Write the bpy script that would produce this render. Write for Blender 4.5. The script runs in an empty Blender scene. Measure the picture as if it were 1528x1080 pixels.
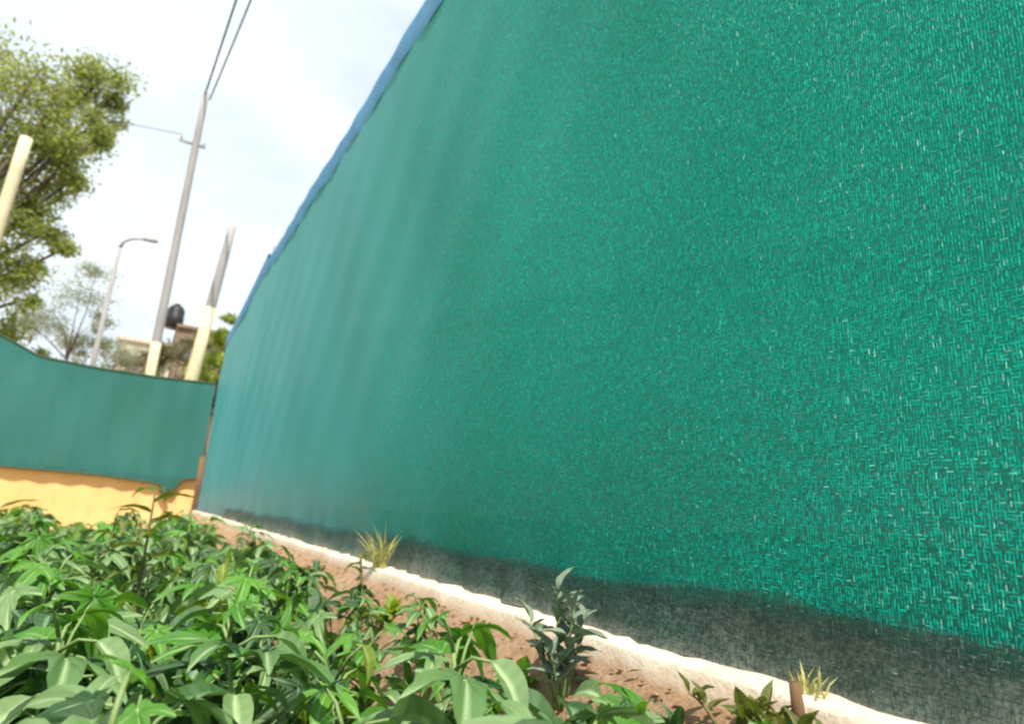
import bpy, bmesh, math, random
import numpy as np
from mathutils import Vector, Matrix, Quaternion
rad = math.radians
scene = bpy.context.scene
col = scene.collection

# ------------------------------------------------------------------ camera
EYE = 0.65                                    # eye height over the planting bed
cam_data = bpy.data.cameras.new('camera')
cam = bpy.data.objects.new('camera', cam_data); col.objects.link(cam)
Rw = ((0.8510252, 0.17777211, 0.49411859),    # world axes in lens axes (right, down, forward)
      (-0.52133613, 0.1731944, 0.83559101),
      (0.06296621, -0.96871088, 0.24007183))
M = Matrix.Identity(4)
for i in range(3):
    M[i][0] = Rw[i][0]; M[i][1] = -Rw[i][1]; M[i][2] = -Rw[i][2]
M[2][3] = EYE
cam.matrix_world = M
cam_data.sensor_width = 36.0
cam_data.lens = 36.0 * 920.0 / 1528.0
cam_data.clip_start = 0.02; cam_data.clip_end = 3000
cam_data.dof.use_dof = True
cam_data.dof.focus_distance = 1.15
cam_data.dof.aperture_fstop = 3.6
scene.camera = cam

# ------------------------------------------------------------------ sky, sun, exposure
SUN_EL, SUN_AZ = 60.0, 190.0                  # compass-like: azimuth clockwise from +Y
to_sun = Vector((math.sin(rad(SUN_AZ)) * math.cos(rad(SUN_EL)),
                 math.cos(rad(SUN_AZ)) * math.cos(rad(SUN_EL)), math.sin(rad(SUN_EL))))
world = bpy.data.worlds.new('World'); scene.world = world; world.use_nodes = True
wn, wl = world.node_tree.nodes, world.node_tree.links
wn.clear()
wo = wn.new('ShaderNodeOutputWorld'); bg = wn.new('ShaderNodeBackground')
sky = wn.new('ShaderNodeTexSky'); sky.sky_type = 'NISHITA'; sky.sun_disc = False
sky.sun_elevation = rad(SUN_EL); sky.sun_rotation = rad(SUN_AZ)
sky.air_density = 1.0; sky.dust_density = 2.0
tc = wn.new('ShaderNodeTexCoord')
mp = wn.new('ShaderNodeMapping'); mp.inputs['Scale'].default_value = (1.0, 1.0, 2.2)
ns = wn.new('ShaderNodeTexNoise'); ns.inputs['Scale'].default_value = 2.3
ns.inputs['Detail'].default_value = 6; ns.inputs['Roughness'].default_value = 0.55
ramp = wn.new('ShaderNodeValToRGB')
ramp.color_ramp.elements[0].position = 0.34; ramp.color_ramp.elements[0].color = (0.62, 0.62, 0.62, 1)
ramp.color_ramp.elements[1].position = 0.62; ramp.color_ramp.elements[1].color = (1, 1, 1, 1)
mx = wn.new('ShaderNodeMix'); mx.data_type = 'RGBA'
mx.inputs[7].default_value = (5.3, 5.85, 6.15, 1)
wl.new(tc.outputs['Generated'], mp.inputs['Vector']); wl.new(mp.outputs['Vector'], ns.inputs['Vector'])
wl.new(ns.outputs['Fac'], ramp.inputs['Fac']); wl.new(ramp.outputs['Color'], mx.inputs[0])
wl.new(sky.outputs['Color'], mx.inputs[6]); wl.new(mx.outputs[2], bg.inputs['Color'])
bg.inputs['Strength'].default_value = 0.11
wl.new(bg.outputs['Background'], wo.inputs['Surface'])

sd = bpy.data.lights.new('sun', 'SUN'); sd.energy = 4.2; sd.angle = rad(0.53); sd.color = (1.0, 0.94, 0.83)
sun = bpy.data.objects.new('sun', sd); col.objects.link(sun)
sun.rotation_euler = to_sun.to_track_quat('Z', 'Y').to_euler(); sun.location = (-4, -8, 12)

scene.view_settings.view_transform = 'Standard'; scene.view_settings.look = 'None'
scene.view_settings.exposure = 0.85; scene.view_settings.gamma = 1.0
scene.view_settings.use_curve_mapping = False
scene.render.engine = 'CYCLES'
scene.cycles.use_denoising = True
scene.cycles.filter_width = 2.2
scene.cycles.max_bounces = 6; scene.cycles.transparent_max_bounces = 12
scene.cycles.sample_clamp_indirect = 6.0

# ------------------------------------------------------------------ helpers
def tag(o, label=None, cat=None, group=None, kind=None):
    for k, v in (('label', label), ('category', cat), ('group', group), ('kind', kind)):
        if v: o[k] = v
    return o
def empty(name, loc=(0, 0, 0), rz=0.0):
    o = bpy.data.objects.new(name, None); col.objects.link(o)
    o.location = loc; o.rotation_euler = (0, 0, rz); o.empty_display_size = 0.1
    return o
def link(name, mesh, parent=None):
    o = bpy.data.objects.new(name, mesh); col.objects.link(o)
    if parent: o.parent = parent
    return o
class MB:
    """collects verts and faces of one mesh"""
    def __init__(s): s.v = []; s.f = []; s.att = []
    def add(s, vs, fs, att=None):
        b = len(s.v); s.v += [tuple(v) for v in vs]; s.f += [tuple(i + b for i in f) for f in fs]
        s.att += list(att) if att is not None else [0.0] * len(vs)
    def box(s, a, b):
        (x0, y0, z0), (x1, y1, z1) = a, b
        s.add([(x0,y0,z0),(x1,y0,z0),(x1,y1,z0),(x0,y1,z0),(x0,y0,z1),(x1,y0,z1),(x1,y1,z1),(x0,y1,z1)],
              [(0,3,2,1),(4,5,6,7),(0,1,5,4),(1,2,6,5),(2,3,7,6),(3,0,4,7)])
    def tube(s, pts, radii, n=8, cap=True):
        pts = [Vector(p) for p in pts]; rings = []
        up = Vector((0.13, 0.31, 1)).normalized()
        for i, p in enumerate(pts):
            t = (pts[min(i+1, len(pts)-1)] - pts[max(i-1, 0)]).normalized()
            a = t.cross(up)
            if a.length < 1e-3: a = t.cross(Vector((1, 0, 0)))
            a.normalize(); b = t.cross(a).normalized()
            rings.append([p + (a * math.cos(2*math.pi*k/n) + b * math.sin(2*math.pi*k/n)) * radii[i] for k in range(n)])
        vs = [v for r in rings for v in r]; fs = []
        for i in range(len(pts) - 1):
            for k in range(n):
                k2 = (k + 1) % n
                fs.append((i*n+k, i*n+k2, (i+1)*n+k2, (i+1)*n+k))
        if cap:
            fs.append(tuple(range(n - 1, -1, -1))); fs.append(tuple(range((len(pts)-1)*n, len(pts)*n)))
        s.add(vs, fs)
    def mesh(s, name, mat, smooth=False, attname=None):
        m = bpy.data.meshes.new(name); m.from_pydata(s.v, [], s.f); m.update()
        if attname:
            a = m.attributes.new(attname, 'FLOAT', 'POINT'); a.data.foreach_set('value', s.att)
        if mat: m.materials.append(mat)
        if smooth: m.polygons.foreach_set('use_smooth', [True] * len(m.polygons))
        return m
    def build(s, name, mat, parent=None, smooth=False, attname=None):
        return link(name, s.mesh(name, mat, smooth, attname), parent)

class Nodes:
    def __init__(s, name):
        s.m = bpy.data.materials.new(name); s.m.use_nodes = True
        s.n = s.m.node_tree.nodes; s.l = s.m.node_tree.links
        s.bsdf = s.n['Principled BSDF']; s.out = s.n['Material Output']
    def new(s, t, **kw):
        nd = s.n.new(t)
        for k, v in kw.items():
            if k in nd.inputs: nd.inputs[k].default_value = v
            else: setattr(nd, k, v)
        return nd
    def link(s, a, b): s.l.new(a, b)
    def coords(s, scale=(1, 1, 1), which='Object'):
        t = s.new('ShaderNodeTexCoord'); m = s.new('ShaderNodeMapping', Scale=scale)
        s.link(t.outputs[which], m.inputs['Vector']); return m.outputs['Vector']
    def noise(s, vec, scale, detail=4, rough=0.55, dist=0.0):
        n = s.new('ShaderNodeTexNoise', Scale=scale, Detail=detail, Roughness=rough, Distortion=dist)
        if vec is not None: s.link(vec, n.inputs['Vector'])
        return n.outputs['Fac']
    def ramp(s, fac, stops):
        r = s.new('ShaderNodeValToRGB'); e = r.color_ramp.elements
        while len(e) < len(stops): e.new(0.5)
        for el, (p, c) in zip(e, stops):
            el.position = p; el.color = c if len(c) == 4 else (*c, 1)
        s.link(fac, r.inputs['Fac']); return r.outputs['Color']
    def mix(s, fac, a, b, blend='MIX'):
        m = s.new('ShaderNodeMix', data_type='RGBA', blend_type=blend)
        for sock, v in ((m.inputs[0], fac), (m.inputs[6], a), (m.inputs[7], b)):
            if hasattr(v, 'links'): s.link(v, sock)
            elif isinstance(v, (int, float)): sock.default_value = v
            else: sock.default_value = (*v, 1) if len(v) == 3 else v
        return m.outputs[2]
    def math(s, op, a, b=None, clamp=False):
        m = s.new('ShaderNodeMath', operation=op, use_clamp=clamp)
        for i, v in enumerate((a, b)):
            if v is None: continue
            if hasattr(v, 'links'): s.link(v, m.inputs[i])
            else: m.inputs[i].default_value = v
        return m.outputs[0]
    def bump(s, h, strength=0.5, dist=0.01):
        b = s.new('ShaderNodeBump', Strength=strength, Distance=dist); s.link(h, b.inputs['Height'])
        s.link(b.outputs['Normal'], s.bsdf.inputs['Normal']); return b.outputs['Normal']
    def set(s, **kw):
        for k, v in kw.items():
            k = k.replace('_', ' ')
            sock = s.bsdf.inputs[k]
            if hasattr(v, 'links'): s.link(v, sock)
            elif isinstance(v, tuple) and len(v) == 3: sock.default_value = (*v, 1)
            else: sock.default_value = v

# ------------------------------------------------------------------ materials
def mat_plain(name, a, b, scale=6.0, rough=0.8, bump=0.3, bdist=0.01, detail=6, stretch=(1, 1, 1), spec=0.3):
    k = Nodes(name); v = k.coords(stretch)
    f = k.noise(v, scale, detail, 0.6)
    k.set(Base_Color=k.ramp(f, [(0.32, a), (0.68, b)]), Roughness=rough)
    k.bsdf.inputs['Specular IOR Level'].default_value = spec
    k.bump(k.noise(v, scale * 4, 5, 0.65), bump, bdist)
    return k.m

def mat_net(name, dark, light, sheen, holes=0.02, back=(0.01, 0.30, 0.19), transl=0.25, dirt=False):
    k = Nodes(name)
    v1 = k.coords((300, 300, 90)); v2 = k.coords((70, 70, 330)); v3 = k.coords((1, 1, 1)); v4 = k.coords((60, 60, 26))
    streak = k.noise(v1, 1.0, 2, 0.6)                 # upright knitted loops
    course = k.noise(v2, 1.0, 2, 0.55)                # level tapes
    big = k.noise(v3, 1.6, 4, 0.6)
    mid = k.noise(v4, 0.5, 3, 0.6)
    w = k.new('ShaderNodeTexWave', Scale=1.0, Distortion=2.5, Detail=2.0); w.bands_direction = 'Z'
    w.inputs['Detail Scale'].default_value = 1.5
    k.link(k.coords((6, 6, 36)), w.inputs['Vector'])
    tape = w.outputs['Fac']
    a = k.math('MULTIPLY', streak, 0.66); b = k.math('MULTIPLY', course, 0.26); c = k.math('MULTIPLY', tape, 0.08)
    h = k.math('ADD', k.math('ADD', a, b), c)
    colr = k.ramp(h, [(0.38, dark), (0.66, light)])
    colr = k.mix(k.math('MULTIPLY', mid, 0.35), colr, dark)
    dusty = k.ramp(big, [(0.42, (0, 0, 0)), (0.75, (0.08, 0.08, 0.08))])
    colr = k.mix(dusty, colr, (0.12, 0.22, 0.20))
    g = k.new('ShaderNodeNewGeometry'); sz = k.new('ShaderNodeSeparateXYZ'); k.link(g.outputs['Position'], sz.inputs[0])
    low_shade = k.math('SUBTRACT', k.math('ADD', 0.60, k.math('MULTIPLY', big, 0.60)), sz.outputs['Z'])
    colr = k.mix(k.ramp(k.math('MULTIPLY', low_shade, 1.8, True), [(0.0, (0, 0, 0)), (1.0, (0.9,) * 3)]), colr, (0.024, 0.090, 0.055))  # shade towards the foot put into the net colour
    k.set(Base_Color=colr, Roughness=k.ramp(streak, [(0.3, (0.33,)*3), (0.7, (0.60,)*3)]))
    k.bsdf.inputs['Specular Tint'].default_value = (0.40, 1.0, 0.88, 1)
    k.bsdf.inputs['Specular IOR Level'].default_value = 0.32
    k.bsdf.inputs['Sheen Weight'].default_value = sheen
    k.bsdf.inputs['Sheen Roughness'].default_value = 0.45
    k.bsdf.inputs['Sheen Tint'].default_value = (0.36, 0.66, 1.0, 1)
    nrm = k.bump(h, 0.40, 0.005)
    tr = k.new('ShaderNodeBsdfTranslucent', Color=(*back, 1)); k.link(nrm, tr.inputs['Normal'])
    m1 = k.new('ShaderNodeMixShader', Fac=transl)
    k.link(k.bsdf.outputs[0], m1.inputs[1]); k.link(tr.outputs[0], m1.inputs[2])
    tp = k.new('ShaderNodeBsdfTransparent')
    m2 = k.new('ShaderNodeMixShader')
    k.link(k.ramp(h, [(0.30, (min(1, holes * 6),) * 3), (0.44, (holes * 0.3,) * 3)]), m2.inputs[0])
    k.link(m1.outputs[0], m2.inputs[1]); k.link(tp.outputs[0], m2.inputs[2])
    k.link(m2.outputs[0], k.out.inputs['Surface'])
    return k.m

def mat_shade_band():  # see-through net foot, the dark behind it put into the colour
    k = Nodes('grey_shade_mesh')
    st = k.noise(k.coords((190, 190, 70)), 1.0, 2, 0.6); co = k.noise(k.coords((45, 45, 230)), 1.0, 2, 0.55)
    h = k.math('ADD', k.math('MULTIPLY', st, 0.5), k.math('MULTIPLY', co, 0.5))
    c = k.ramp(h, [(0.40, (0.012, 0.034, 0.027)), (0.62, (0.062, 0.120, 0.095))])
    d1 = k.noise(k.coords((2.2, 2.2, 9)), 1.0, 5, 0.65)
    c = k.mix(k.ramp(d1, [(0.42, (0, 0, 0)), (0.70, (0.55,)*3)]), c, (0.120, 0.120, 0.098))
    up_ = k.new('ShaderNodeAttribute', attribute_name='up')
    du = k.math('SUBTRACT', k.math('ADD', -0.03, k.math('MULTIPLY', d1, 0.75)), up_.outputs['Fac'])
    c = k.mix(k.ramp(k.math('MULTIPLY', du, 2.2, True), [(0.0, (0, 0, 0)), (1.0, (0.8,) * 3)]), c, (0.20, 0.185, 0.150))  # paler towards the bottom: ground behind the net put into the colour
    k.set(Base_Color=c, Roughness=0.6)
    k.bsdf.inputs['Specular IOR Level'].default_value = 0.4
    k.bump(h, 0.5, 0.005)
    at = k.new('ShaderNodeAttribute', attribute_name='up')
    fr = k.math('ADD', at.outputs['Fac'], k.math('MULTIPLY', k.math('SUBTRACT', k.noise(k.coords((9, 9, 60)), 1.0, 6, 0.7), 0.5), 0.9))
    tp = k.new('ShaderNodeBsdfTransparent'); mx_ = k.new('ShaderNodeMixShader')
    k.link(k.ramp(fr, [(0.55, (0, 0, 0)), (1.0, (1, 1, 1))]), mx_.inputs[0])
    k.link(k.bsdf.outputs[0], mx_.inputs[1]); k.link(tp.outputs[0], mx_.inputs[2])
    k.link(mx_.outputs[0], k.out.inputs['Surface'])
    return k.m

def mat_leaf(name, c0, c1, vein, back, rough=0.42, transl=0.3, attr='vein'):
    k = Nodes(name)
    inf = k.new('ShaderNodeObjectInfo')
    v = k.coords((1, 1, 1))
    base = k.ramp(inf.outputs['Random'], [(0.0, c0), (1.0, c1)])
    n = k.noise(v, 60, 4, 0.6)
    base = k.mix(k.math('MULTIPLY', n, 0.5), base, tuple(x * 0.55 for x in c0))
    at = k.new('ShaderNodeAttribute', attribute_name=attr)
    base = k.mix(at.outputs['Fac'], base, vein)
    k.set(Base_Color=base, Roughness=rough)
    k.bsdf.inputs['Specular IOR Level'].default_value = 0.42
    nrm = k.bump(k.noise(v, 140, 3, 0.6), 0.35, 0.004)
    tr = k.new('ShaderNodeBsdfTranslucent', Color=(*back, 1)); k.link(nrm, tr.inputs['Normal'])
    m1 = k.new('ShaderNodeMixShader', Fac=transl)
    k.link(k.bsdf.outputs[0], m1.inputs[1]); k.link(tr.outputs[0], m1.inputs[2])
    k.link(m1.outputs[0], k.out.inputs['Surface'])
    return k.m

def mat_crown(name, c0, c1, back, transl=0.35):
    k = Nodes(name)
    at = k.new('ShaderNodeAttribute', attribute_name='tint')
    k.set(Base_Color=k.ramp(at.outputs['Fac'], [(0.0, c0), (1.0, c1)]), Roughness=0.55)
    tr = k.new('ShaderNodeBsdfTranslucent', Color=(*back, 1))
    m1 = k.new('ShaderNodeMixShader', Fac=transl)
    k.link(k.bsdf.outputs[0], m1.inputs[1]); k.link(tr.outputs[0], m1.inputs[2])
    k.link(m1.outputs[0], k.out.inputs['Surface'])
    return k.m

def mat_soil():
    k = Nodes('soil'); v = k.coords()
    n1 = k.noise(v, 3.5, 6, 0.65); n2 = k.noise(v, 38, 6, 0.7)
    c = k.ramp(n1, [(0.30, (0.48, 0.29, 0.165)), (0.55, (0.60, 0.40, 0.25)), (0.75, (0.66, 0.48, 0.33))])
    c = k.mix(k.ramp(n2, [(0.35, (0.7,)*3), (0.6, (0, 0, 0))]), c, (0.36, 0.21, 0.12))
    k.set(Base_Color=c, Roughness=0.95); k.bsdf.inputs['Specular IOR Level'].default_value = 0.1
    k.bump(k.noise(v, 55, 8, 0.72), 1.0, 0.035)
    return k.m

def mat_kerb():
    k = Nodes('kerb_concrete'); v = k.coords()
    n1 = k.noise(v, 5, 6, 0.6); n2 = k.noise(v, 70, 5, 0.7)
    c = k.ramp(n1, [(0.3, (0.50, 0.41, 0.30)), (0.65, (0.68, 0.61, 0.50))])
    c = k.mix(k.ramp(n2, [(0.30, (0.55,)*3), (0.48, (0, 0, 0))]), c, (0.36, 0.26, 0.17))
    # soil splashed on the front face
    g = k.new('ShaderNodeNewGeometry'); sx = k.new('ShaderNodeSeparateXYZ'); k.link(g.outputs['Position'], sx.inputs[0])
    low = k.math('ADD', sx.outputs['Z'], k.math('MULTIPLY', n1, 0.05))
    c = k.mix(k.ramp(k.math('MULTIPLY', k.math('SUBTRACT', 0.432, low), 22, True), [(0, (0, 0, 0)), (1, (0.75,)*3)]), c, (0.40, 0.23, 0.13))
    k.set(Base_Color=c, Roughness=0.9); k.bsdf.inputs['Specular IOR Level'].default_value = 0.2
    k.bump(n2, 0.6, 0.006)
    return k.m

def mat_wall():
    k = Nodes('mustard_plaster'); v = k.coords()
    n1 = k.noise(v, 2.2, 6, 0.6); n2 = k.noise(k.coords((1, 1, 0.25)), 9, 5, 0.65)
    c = k.ramp(n1, [(0.3, (0.72, 0.44, 0.17)), (0.7, (0.80, 0.53, 0.24))])
    c = k.mix(k.ramp(n2, [(0.52, (0, 0, 0)), (0.8, (0.45,)*3)]), c, (0.45, 0.27, 0.12))
    k.set(Base_Color=c, Roughness=0.9); k.bsdf.inputs['Specular IOR Level'].default_value = 0.2
    k.bump(k.noise(v, 40, 6, 0.65), 0.4, 0.008)
    return k.m

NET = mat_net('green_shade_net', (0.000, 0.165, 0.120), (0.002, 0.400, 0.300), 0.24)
NETFAR = mat_net('far_green_net', (0.030, 0.112, 0.106), (0.058, 0.198, 0.190), 0.3)
SHADE_BAND = mat_shade_band()
HEM = mat_plain('blue_cast_hem', (0.05, 0.23, 0.43), (0.09, 0.32, 0.56), 5, 0.55, 0.3)  # sky glow and blue fringe put into the hem colour
ROPE = mat_plain('hem_rope', (0.03, 0.06, 0.035), (0.07, 0.10, 0.05), 30, 0.8)
SOIL = mat_soil(); KERB = mat_kerb(); WALL = mat_wall()
CAPM = mat_plain('pale_cement', (0.55, 0.47, 0.34), (0.68, 0.60, 0.46), 8, 0.9)
PLINTH = mat_plain('damp_concrete', (0.05, 0.05, 0.045), (0.11, 0.105, 0.09), 9, 0.9)
WOOD = mat_plain('brown_timber', (0.10, 0.055, 0.028), (0.20, 0.12, 0.06), 12, 0.85, stretch=(1, 1, 0.15))
STEEL = mat_plain('galvanised_steel', (0.28, 0.29, 0.30), (0.40, 0.41, 0.42), 14, 0.55)
POLE = mat_plain('grey_pole', (0.23, 0.225, 0.23), (0.34, 0.33, 0.33), 5, 0.85, stretch=(1, 1, 0.2))
CREAM = mat_plain('cream_pole', (0.50, 0.44, 0.27), (0.62, 0.56, 0.38), 4, 0.8)
BLACK = mat_plain('black_plastic', (0.012, 0.012, 0.014), (0.025, 0.025, 0.03), 4, 0.5)
CABLE = mat_plain('cable', (0.05, 0.05, 0.055), (0.09, 0.09, 0.10), 4, 0.7)
LEAF_A = mat_leaf('leaf_green', (0.050, 0.190, 0.015), (0.130, 0.340, 0.035), (0.34, 0.48, 0.22), (0.24, 0.52, 0.03), 0.40, 0.30)
LEAF_B = mat_leaf('leaf_greygreen', (0.085, 0.190, 0.050), (0.220, 0.345, 0.140), (0.44, 0.56, 0.30), (0.18, 0.38, 0.06), 0.36, 0.22)
LEAF_Y = mat_leaf('leaf_yellowgreen', (0.130, 0.250, 0.015), (0.240, 0.330, 0.040), (0.42, 0.48, 0.18), (0.45, 0.60, 0.02), 0.45, 0.4)
LEAF_K = mat_leaf('leaf_darkgreen', (0.018, 0.065, 0.014), (0.050, 0.130, 0.030), (0.22, 0.34, 0.20), (0.10, 0.26, 0.04), 0.38, 0.2)
LEAF_C = mat_leaf('leaf_upright', (0.110, 0.165, 0.105), (0.230, 0.295, 0.200), (0.26, 0.34, 0.28), (0.10, 0.20, 0.09), 0.45, 0.2)
LEAF_D = mat_leaf('leaf_olive', (0.080, 0.110, 0.020), (0.120, 0.150, 0.035), (0.30, 0.30, 0.10), (0.25, 0.30, 0.03), 0.45, 0.3)
STEM = mat_plain('plant_stem', (0.12, 0.20, 0.06), (0.22, 0.30, 0.11), 30, 0.6)
STEM_O = mat_plain('olive_stem', (0.10, 0.09, 0.03), (0.18, 0.15, 0.05), 30, 0.6)
DRY = mat_plain('dry_grass', (0.30, 0.30, 0.08), (0.46, 0.44, 0.16), 30, 0.7)
BARK = mat_plain('bark', (0.07, 0.055, 0.04), (0.15, 0.12, 0.085), 9, 0.95, 0.8, 0.02, stretch=(1, 1, 0.3))

# ------------------------------------------------------------------ the ground
def ground_z(x, y):
    """bed at 0, a soil bank up to the kerb, level ground behind the net"""
    if y > 11.05 or x < 0.52: b = 0.0
    elif x < 0.89:
        t = (x - 0.52) / 0.37; b = 0.365 * (t * t * (3 - 2 * t) * 0.45 + t * 0.55)
    else: b = 0.365
    if y > 11.05: b = 0.0 if x < 0.9 else 0.365
    return b
def build_ground():
    rnd = random.Random(3)
    xs = [-900, -200, -60, -20, -10, -6, -4, -3] + list(np.arange(-2.5, 1.21, 0.06)) + [1.6, 2.4, 4, 7, 12, 25, 60, 200, 900]
    ys = [-900, -200, -60, -20, -8, -4, -2] + list(np.arange(-1.5, 4, 0.07)) + list(np.arange(4, 11.0, 0.35)) + [11.04, 11.06, 12, 14, 20, 35, 60, 120, 300, 900]
    vs, fs = [], []
    for y in ys:
        for x in xs:
            z = ground_z(x, y)
            if -2.6 < x < 0.86 and -1.6 < y < 10.9:
                z += 0.020 * (math.sin(7.1*x + 1.3*y) * math.sin(5.3*y - 2.1*x)) + rnd.uniform(-0.010, 0.010)
            vs.append((x, y, z))
    nx = len(xs)
    for j in range(len(ys) - 1):
        for i in range(nx - 1):
            fs.append((j*nx+i, j*nx+i+1, (j+1)*nx+i+1, (j+1)*nx+i))
    m = MB(); m.add(vs, fs)
    tag(m.build('ground', SOIL, smooth=True), kind='structure')
build_ground()

DARK_SHEET = mat_plain('dark_sheet_green', (0.035, 0.055, 0.020), (0.075, 0.100, 0.035), 4, 0.95, 0.8, 0.03)  # unseen dark sheet added behind the net to cut ground bounce
m = MB(); m.add([(1.165, -60, .369), (60, -60, .369), (60, 60, .369), (1.165, 60, .369)], [(0, 1, 2, 3)])
tag(m.build('dark_sheet', DARK_SHEET), kind='structure')
def build_kerb():
    """rough cement strip under the main net, its top at 0.41"""
    rnd = random.Random(8); m = MB(); n = 330; prof = 6
    vs = []
    for j in range(n):
        y = -2.2 + 13.15 * j / (n - 1)
        w = 0.006 * math.sin(2.1*y) + 0.002 * math.sin(11*y + 1) + rnd.uniform(-0.0025, 0.0025)
        tz = 0.410 + 0.002 * math.sin(3*y) + rnd.uniform(-0.0012, 0.0012)
        xf = 0.905 + w
        vs += [(1.16, y, tz), (1.03, y, tz + rnd.uniform(-.002, .002)), (0.965 + w*0.4, y, tz + rnd.uniform(-.004, .003)), (xf + 0.007, y, tz - 0.002),
               (xf, y, tz - 0.010), (xf - 0.016 + rnd.uniform(-.005, .005), y, 0.30)]
    fs = []
    for j in range(n - 1):
        for i in range(prof - 1):
            fs.append((j*prof+i, (j+1)*prof+i, (j+1)*prof+i+1, j*prof+i+1))
    m.add(vs, fs)
    tag(m.build('kerb', KERB, smooth=True), kind='structure')
build_kerb()

# ------------------------------------------------------------------ main net fence (plane x = 1, along +Y)
def grid(mb, us, vs_fn, pos):
    """us columns; vs_fn(u) -> list of v; pos(u, v) -> point"""
    V, F = [], []; nv = None
    for u in us:
        c = vs_fn(u); nv = len(c)
        V += [pos(u, v) for v in c]
    for i in range(len(us) - 1):
        for k in range(nv - 1):
            F.append((i*nv+k, (i+1)*nv+k, (i+1)*nv+k+1, i*nv+k+1))
    mb.add(V, F)

def net_top(y):
    if y < 7.95: return EYE + 2.91 + 0.012 * math.sin(2.4 * y) - 0.02 * math.sin(math.pi * ((y + 2) % 2.5) / 2.5)
    return EYE + 3.03 - 0.50 * (y - 7.95) / 2.9 - 0.04 * math.sin(math.pi * (y - 7.95) / 2.9)
def net_x(y, z):
    s = math.sin(math.pi * min(max((z - 0.4) / 3.1, 0), 1))
    w = 0.010 * math.sin(1.9*y + 0.9*z) * s + 0.007 * math.sin(4.3*y - 2.6*z + 1) * s + 0.004 * math.sin(9*y + 6*z) * s
    d = 0.002 * math.exp(-((z - 1.25 - 0.16*(y - 1.0)) / 0.03) ** 2) * (1 if y < 4 else 0)   # a faint taut crease
    low = max(0, 0.62 - z)
    return 1.0 + w - d + 0.010 * low / 0.2 * math.sin(14*y + 2*math.sin(5*y))
def band_top(y): return 0.538 + 0.008 * math.sin(3*y) + 0.006 * math.sin(8.3*y + 1)

fence = empty('shade_net_fence', (1.0, 0.0, 0.40))
tag(fence, 'tall green shade net fence running along the right side of the bed', 'fence')
ox, oy, oz = fence.location
def loc(p): return (p[0] - ox, p[1] - oy, p[2] - oz)
m = MB()
us = list(np.arange(-2.0, 4.0, 0.06)) + list(np.arange(4.0, 7.94, 0.14)) + [7.95]
grid(m, us, lambda u: np.linspace(0.43, net_top(u), 46), lambda u, z: loc((net_x(u, z), u, z)))
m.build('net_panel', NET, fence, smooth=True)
m = MB()
us = list(np.linspace(7.97, 10.86, 22))
grid(m, us, lambda u: np.linspace(0.42, net_top(u), 24), lambda u, z: loc((net_x(u, z) + 0.012 - 0.05 * (u - 8) / 2.9 * (1 if z > 0 else 0), u, z)))
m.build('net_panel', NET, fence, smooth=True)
# grey mesh skirt added at foot; shade behind see-through net put into its colour
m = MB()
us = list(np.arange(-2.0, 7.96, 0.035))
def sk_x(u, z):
    t = (band_top(u) - z) / 0.13
    return net_x(u, band_top(u)) - 0.006 - 0.022 * t * t + 0.013 * t * math.sin(19*u + 3*math.sin(4*u)) + 0.006 * t * math.sin(43*u)
grid(m, us, lambda u: np.linspace(0.404 + 0.006*math.sin(9*u), band_top(u), 7), lambda u, z: loc((sk_x(u, z), u, z)))
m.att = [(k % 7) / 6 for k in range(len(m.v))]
m.build('shade_band', SHADE_BAND, fence, smooth=True, attname='up')
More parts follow.
